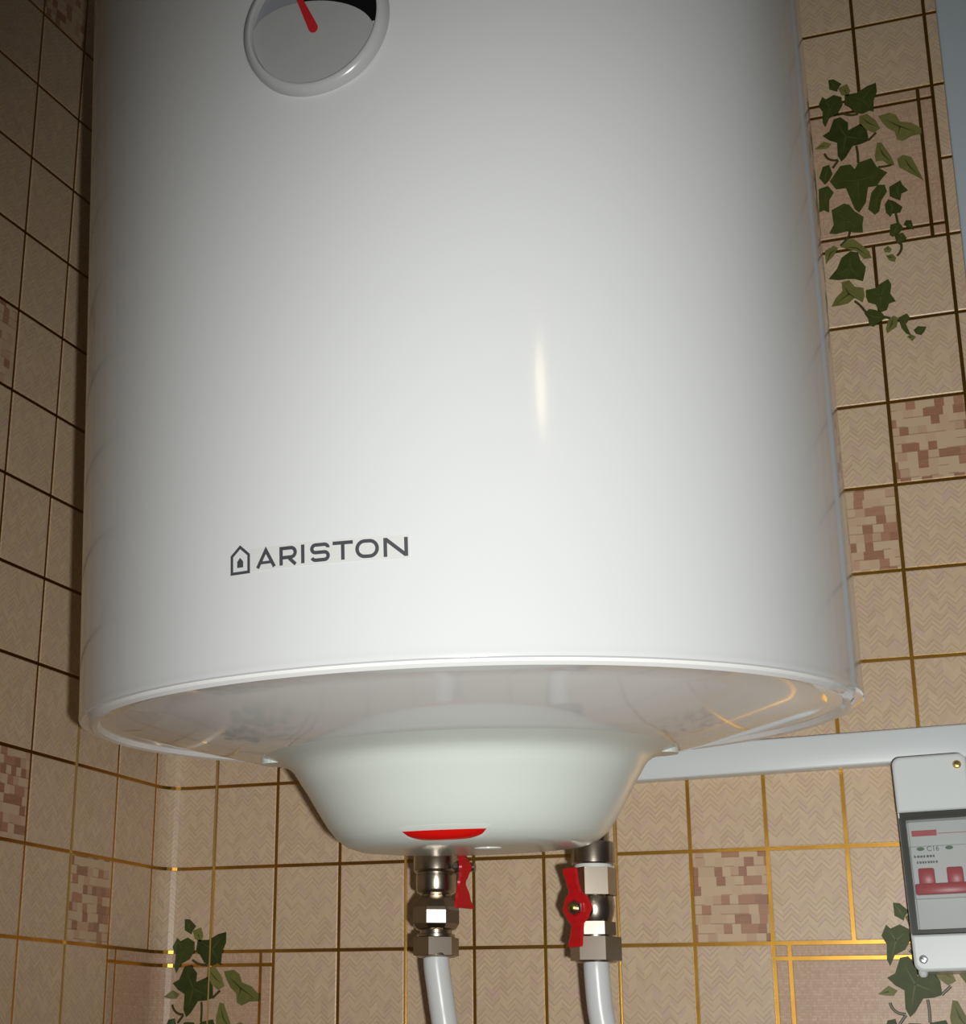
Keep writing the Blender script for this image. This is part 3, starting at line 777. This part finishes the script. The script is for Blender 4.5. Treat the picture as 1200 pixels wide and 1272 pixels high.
h2 = part('butterfly_handle', handle_bm(k2, 0.05), M['red'], v2)
h2.matrix_local = Matrix.Rotation(az, 4, 'Z') @ Matrix.Translation((0, 0, -.985*U)) @ Matrix.Rotation(math.radians(3.5), 4, 'X') @ Matrix.Translation((0, 0, .985*U)); tag(h2, 'red butterfly handle')
ax_part('handle_nut', hexa(0.092, 0.42, 0.49, 0.02), M['steel'], -0.985, False)
ax_part('handle_bolt', lathe([(0.05, 0.48), (0.05, 0.53), (0.03, 0.545), (0, 0.545)], 20), M['brass'], -0.985)

# ------------------------------------------------------------------ white pipes
def spline(keys, n=10):
    P = [Vector(k) for k in keys]; out = []
    for i in range(len(P)-1):
        p0, p1, p2, p3 = P[max(i-1, 0)], P[i], P[i+1], P[min(i+2, len(P)-1)]
        for j in range(n):
            t = j/n
            out.append(0.5*((2*p1)+(p2-p0)*t+(2*p0-5*p1+4*p2-p3)*t*t+(3*p1-p0-3*p2+p3)*t**3))
    out.append(P[-1]); return out
def pipe(keys, r, label):
    k = [Vector(q) for q in keys]; org = W(*keys[0])
    pts = [W(*q)-org for q in spline(keys)]
    o = from_bm('water_pipe', tube_bm(pts, r*U, 28), M['pipe'], None, True); o.location = org
    return tag(o, label, 'pipe')
pipe([(5.44, VY, -1.487), (5.45, VY, -1.62), (5.50, VY+.02, -2.0), (5.56, VY+.05, -2.5), (5.66, VY+.2, -4), (5.7, -1.8, -7), (5.7, -.5, -8.6), (5.7, 0.02, -8.8)], 0.155, 'white plastic pipe below the valve with the red side lever')
pipe([(7.372, VY, -1.567), (7.375, VY, -1.68), (7.395, VY+.02, -2.05), (7.45, VY+.05, -2.5), (7.58, VY+.2, -4), (7.7, -1.8, -7), (7.7, -.5, -8.6), (7.7, 0.02, -8.8)], 0.148, 'white plastic pipe below the red butterfly handle valve')

# ------------------------------------------------------------------ cable trunking
ct = empty('cable_trunking', W(9.08, -TK, 1.174), (0, -0.019, 0))
tag(ct, 'white plastic cable trunking running along the tiles to the breaker box', 'trunking')
from_bm('trunking_base', box_bm(-3.0, 3.02, -0.20, 0, -0.212, 0.205, 0.01, 1), M['trunk'], ct)
from_bm('trunking_lid', box_bm(-3.0, 3.02, -0.285, -0.195, -0.216, 0.214, 0.03, 3), M['trunk'], ct, True)

# ------------------------------------------------------------------ breaker box
bx = empty('breaker_box', W(11.14, -TK, -0.325), (0, -0.024, 0))
tag(bx, 'small white breaker box with clear window and two screws', 'breaker box')
def rrect(x0, x1, z0, z1, rs, n=6):
    """rounded rectangle, radii for corners (x1,z1),(x0,z1),(x0,z0),(x1,z0)"""
    p = []
    for (cx, cz, a0), r in zip(((x1, z1, 0), (x0, z1, 90), (x0, z0, 180), (x1, z0, 270)), rs):
        sx = -1 if cx == x1 else 1; sz = -1 if cz == z1 else 1
        for i in range(n+1):
            a = math.radians(a0+90*i/n); p.append((cx+sx*r+r*math.cos(a), cz+sz*r+r*math.sin(a)))
    return p
def slab(bm, pts, y0, y1, bev=0.0):
    """prism from y0 (back) to y1 (front), front rim softened"""
    n = len(pts); rings = []
    cx = sum(p[0] for p in pts)/n; cz = sum(p[1] for p in pts)/n
    lv = [(y0, 0), (y1+bev, 0), (y1+bev*.3, bev*.7), (y1, bev*1.6)] if bev else [(y0, 0), (y1, 0)]
    hx = max(abs(p[0]-cx) for p in pts); hz = max(abs(p[1]-cz) for p in pts)
    for y, ins in lv:
        rings.append([bm.verts.new(((cx+(p[0]-cx)*(1-ins/hx))*U, y*U, (cz+(p[1]-cz)*(1-ins/hz))*U)) for p in pts])
    for a, b in zip(rings, rings[1:]):
        for k in range(n): bm.faces.new((a[k], a[(k+1) % n], b[(k+1) % n], b[k]))
    bm.faces.new(rings[0]); bm.faces.new(rings[-1])
    return bm
D1, D2 = -0.70, -0.93
bm = bmesh.new()
slab(bm, rrect(-.43, .43, -1.275, 1.275, (.1, .1, .1, .1)), 0, D1)
slab(bm, rrect(-.43, .43, .60, 1.275, (.1, .1, .001, .001)), D1, D2, 0.02)
slab(bm, rrect(-.43, .43, -1.275, -.85, (.001, .001, .1, .1)), D1, D2, 0.02)
slab(bm, rrect(-.43, -.405, -.85, .60, (.001,)*4), D1, D2+.10)
slab(bm, rrect(.405, .43, -.85, .60, (.001,)*4), D1, D2+.10)
enc = from_bm('enclosure', bm, M['box'], bx, False)
for x, z, m in ((.32, 1.135, 'brass'), (-.32, -1.135, 'steel'), ):
    b = lathe([(0.05, 0), (0.05, 0.02), (0.035, 0.04), (0, 0.045)], 20)
    bmesh.ops.rotate(b, verts=b.verts, cent=(0, 0, 0), matrix=Matrix.Rotation(PI/2, 3, 'X'))
    o = from_bm('screw', b, M[m], bx, True, loc=(x*U, D2*U, z*U))
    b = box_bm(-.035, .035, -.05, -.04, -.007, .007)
    s = from_bm('screw_slot', b, M['slotshade'], o); s.rotation_euler = (0, 0.6, 0)  # slot is a raised bar, its shade put into the dark colour
b = lathe([(0.0, 0.02), (0.055, 0.015), (0.05, -0.035), (0.03, -0.06), (0, -0.065)], 20)
from_bm('mounting_lug', b, M['box'], bx, True, loc=(-.345*U, (D2+.1)*U, -1.275*U))
# breaker inside
YB = -0.74
br = from_bm('breaker', box_bm(-.335, .365, YB, D1, -.82, .56, .012), M['breaker'], bx)
tag(br, 'two-pole breaker with red toggles behind the clear window')
from_bm('breaker_front', box_bm(-.335, .365, YB-.06, YB, -.43, .20, .012), M['breaker'], br)
from_bm('red_stripe', box_bm(-.30, -.01, YB-.008, YB, .325, .395), M['toggle'], br)
from_bm('red_line', box_bm(.0, .365, YB-.006, YB, .345, .352), M['toggle'], br)
for x in (-.215, .115):
    b = lathe([(0.045, 0), (0.045, 0.012)], 20)
    bmesh.ops.rotate(b, verts=b.verts, cent=(0, 0, 0), matrix=Matrix.Rotation(PI/2, 3, 'X'))
    bmesh.ops.scale(b, verts=b.verts, vec=(1, 1, .5))
    from_bm('green_mark', b, M['green'], br, loc=(x*U, YB*U, .215*U)) if False else from_bm('green_mark', b, M['green'], br, loc=(x*U, (YB-.058)*U, .165*U))
for x in (-.27, .055):
    t = from_bm('toggle', box_bm(x, x+.185, YB-.13, YB-.05, -.27, -.07, .02), M['toggle'], br, True)
from_bm('toggle_bar', box_bm(-.32, .365, YB-.16, YB-.06, -.385, -.255, .02), M['toggle'], br, True)
def text(s, size, x, y, z, mat, parent):
    cu = bpy.data.curves.new('t', 'FONT'); cu.body = s; cu.size = size*U; cu.extrude = 0.0001
    to = bpy.data.objects.new('t', cu); col.objects.link(to)
    dg = bpy.context.evaluated_depsgraph_get()
    me = bpy.data.meshes.new_from_object(to.evaluated_get(dg)); me.name = 'lettering'
    bpy.data.objects.remove(to); bpy.data.curves.remove(cu)
    me.materials.clear(); me.materials.append(mat)
    o = bpy.data.objects.new('lettering', me); col.objects.link(o); o.parent = parent
    o.location = (x*U, y*U, z*U); o.rotation_euler = (PI/2, 0, 0)
    return o
text('C16', .085, -.145, YB-.063, .135, M['print'], br)
# two lines of print too small to read
for x0_, z_, n_, st_ in ((-.30, .075, 7, .036), (-.275, .005, 8, .031)):
    for k in range(n_):
        w_ = st_*(.78 if k % 3 else .6)
        from_bm('fine_print', box_bm(x0_+k*st_, x0_+k*st_+w_, YB-.064, YB-.06, z_-.014, z_+.014), M['print'], br)
# clear hinged cover
cv = from_bm('window_cover', box_bm(-.39, .40, D2-.045, D2-.03, -.83, .50), M['clear'], bx)
tag(cv, 'clear smoky plastic window')
bm = bmesh.new()
for a in ((-.418, -.345, -.845, .525), (.375, .415, -.845, .525), (-.345, .375, .495, .525), (-.345, .375, -.845, -.80)):
    slab(bm, [(a[0], a[2]), (a[1], a[2]), (a[1], a[3]), (a[0], a[3])], D1, D2-.05)
from_bm('cover_frame', bm, M['edge'], cv)
from_bm('cover_hood', box_bm(-.41, .41, D2+.03, D1, .527, .605, .01), M['edge'], cv)
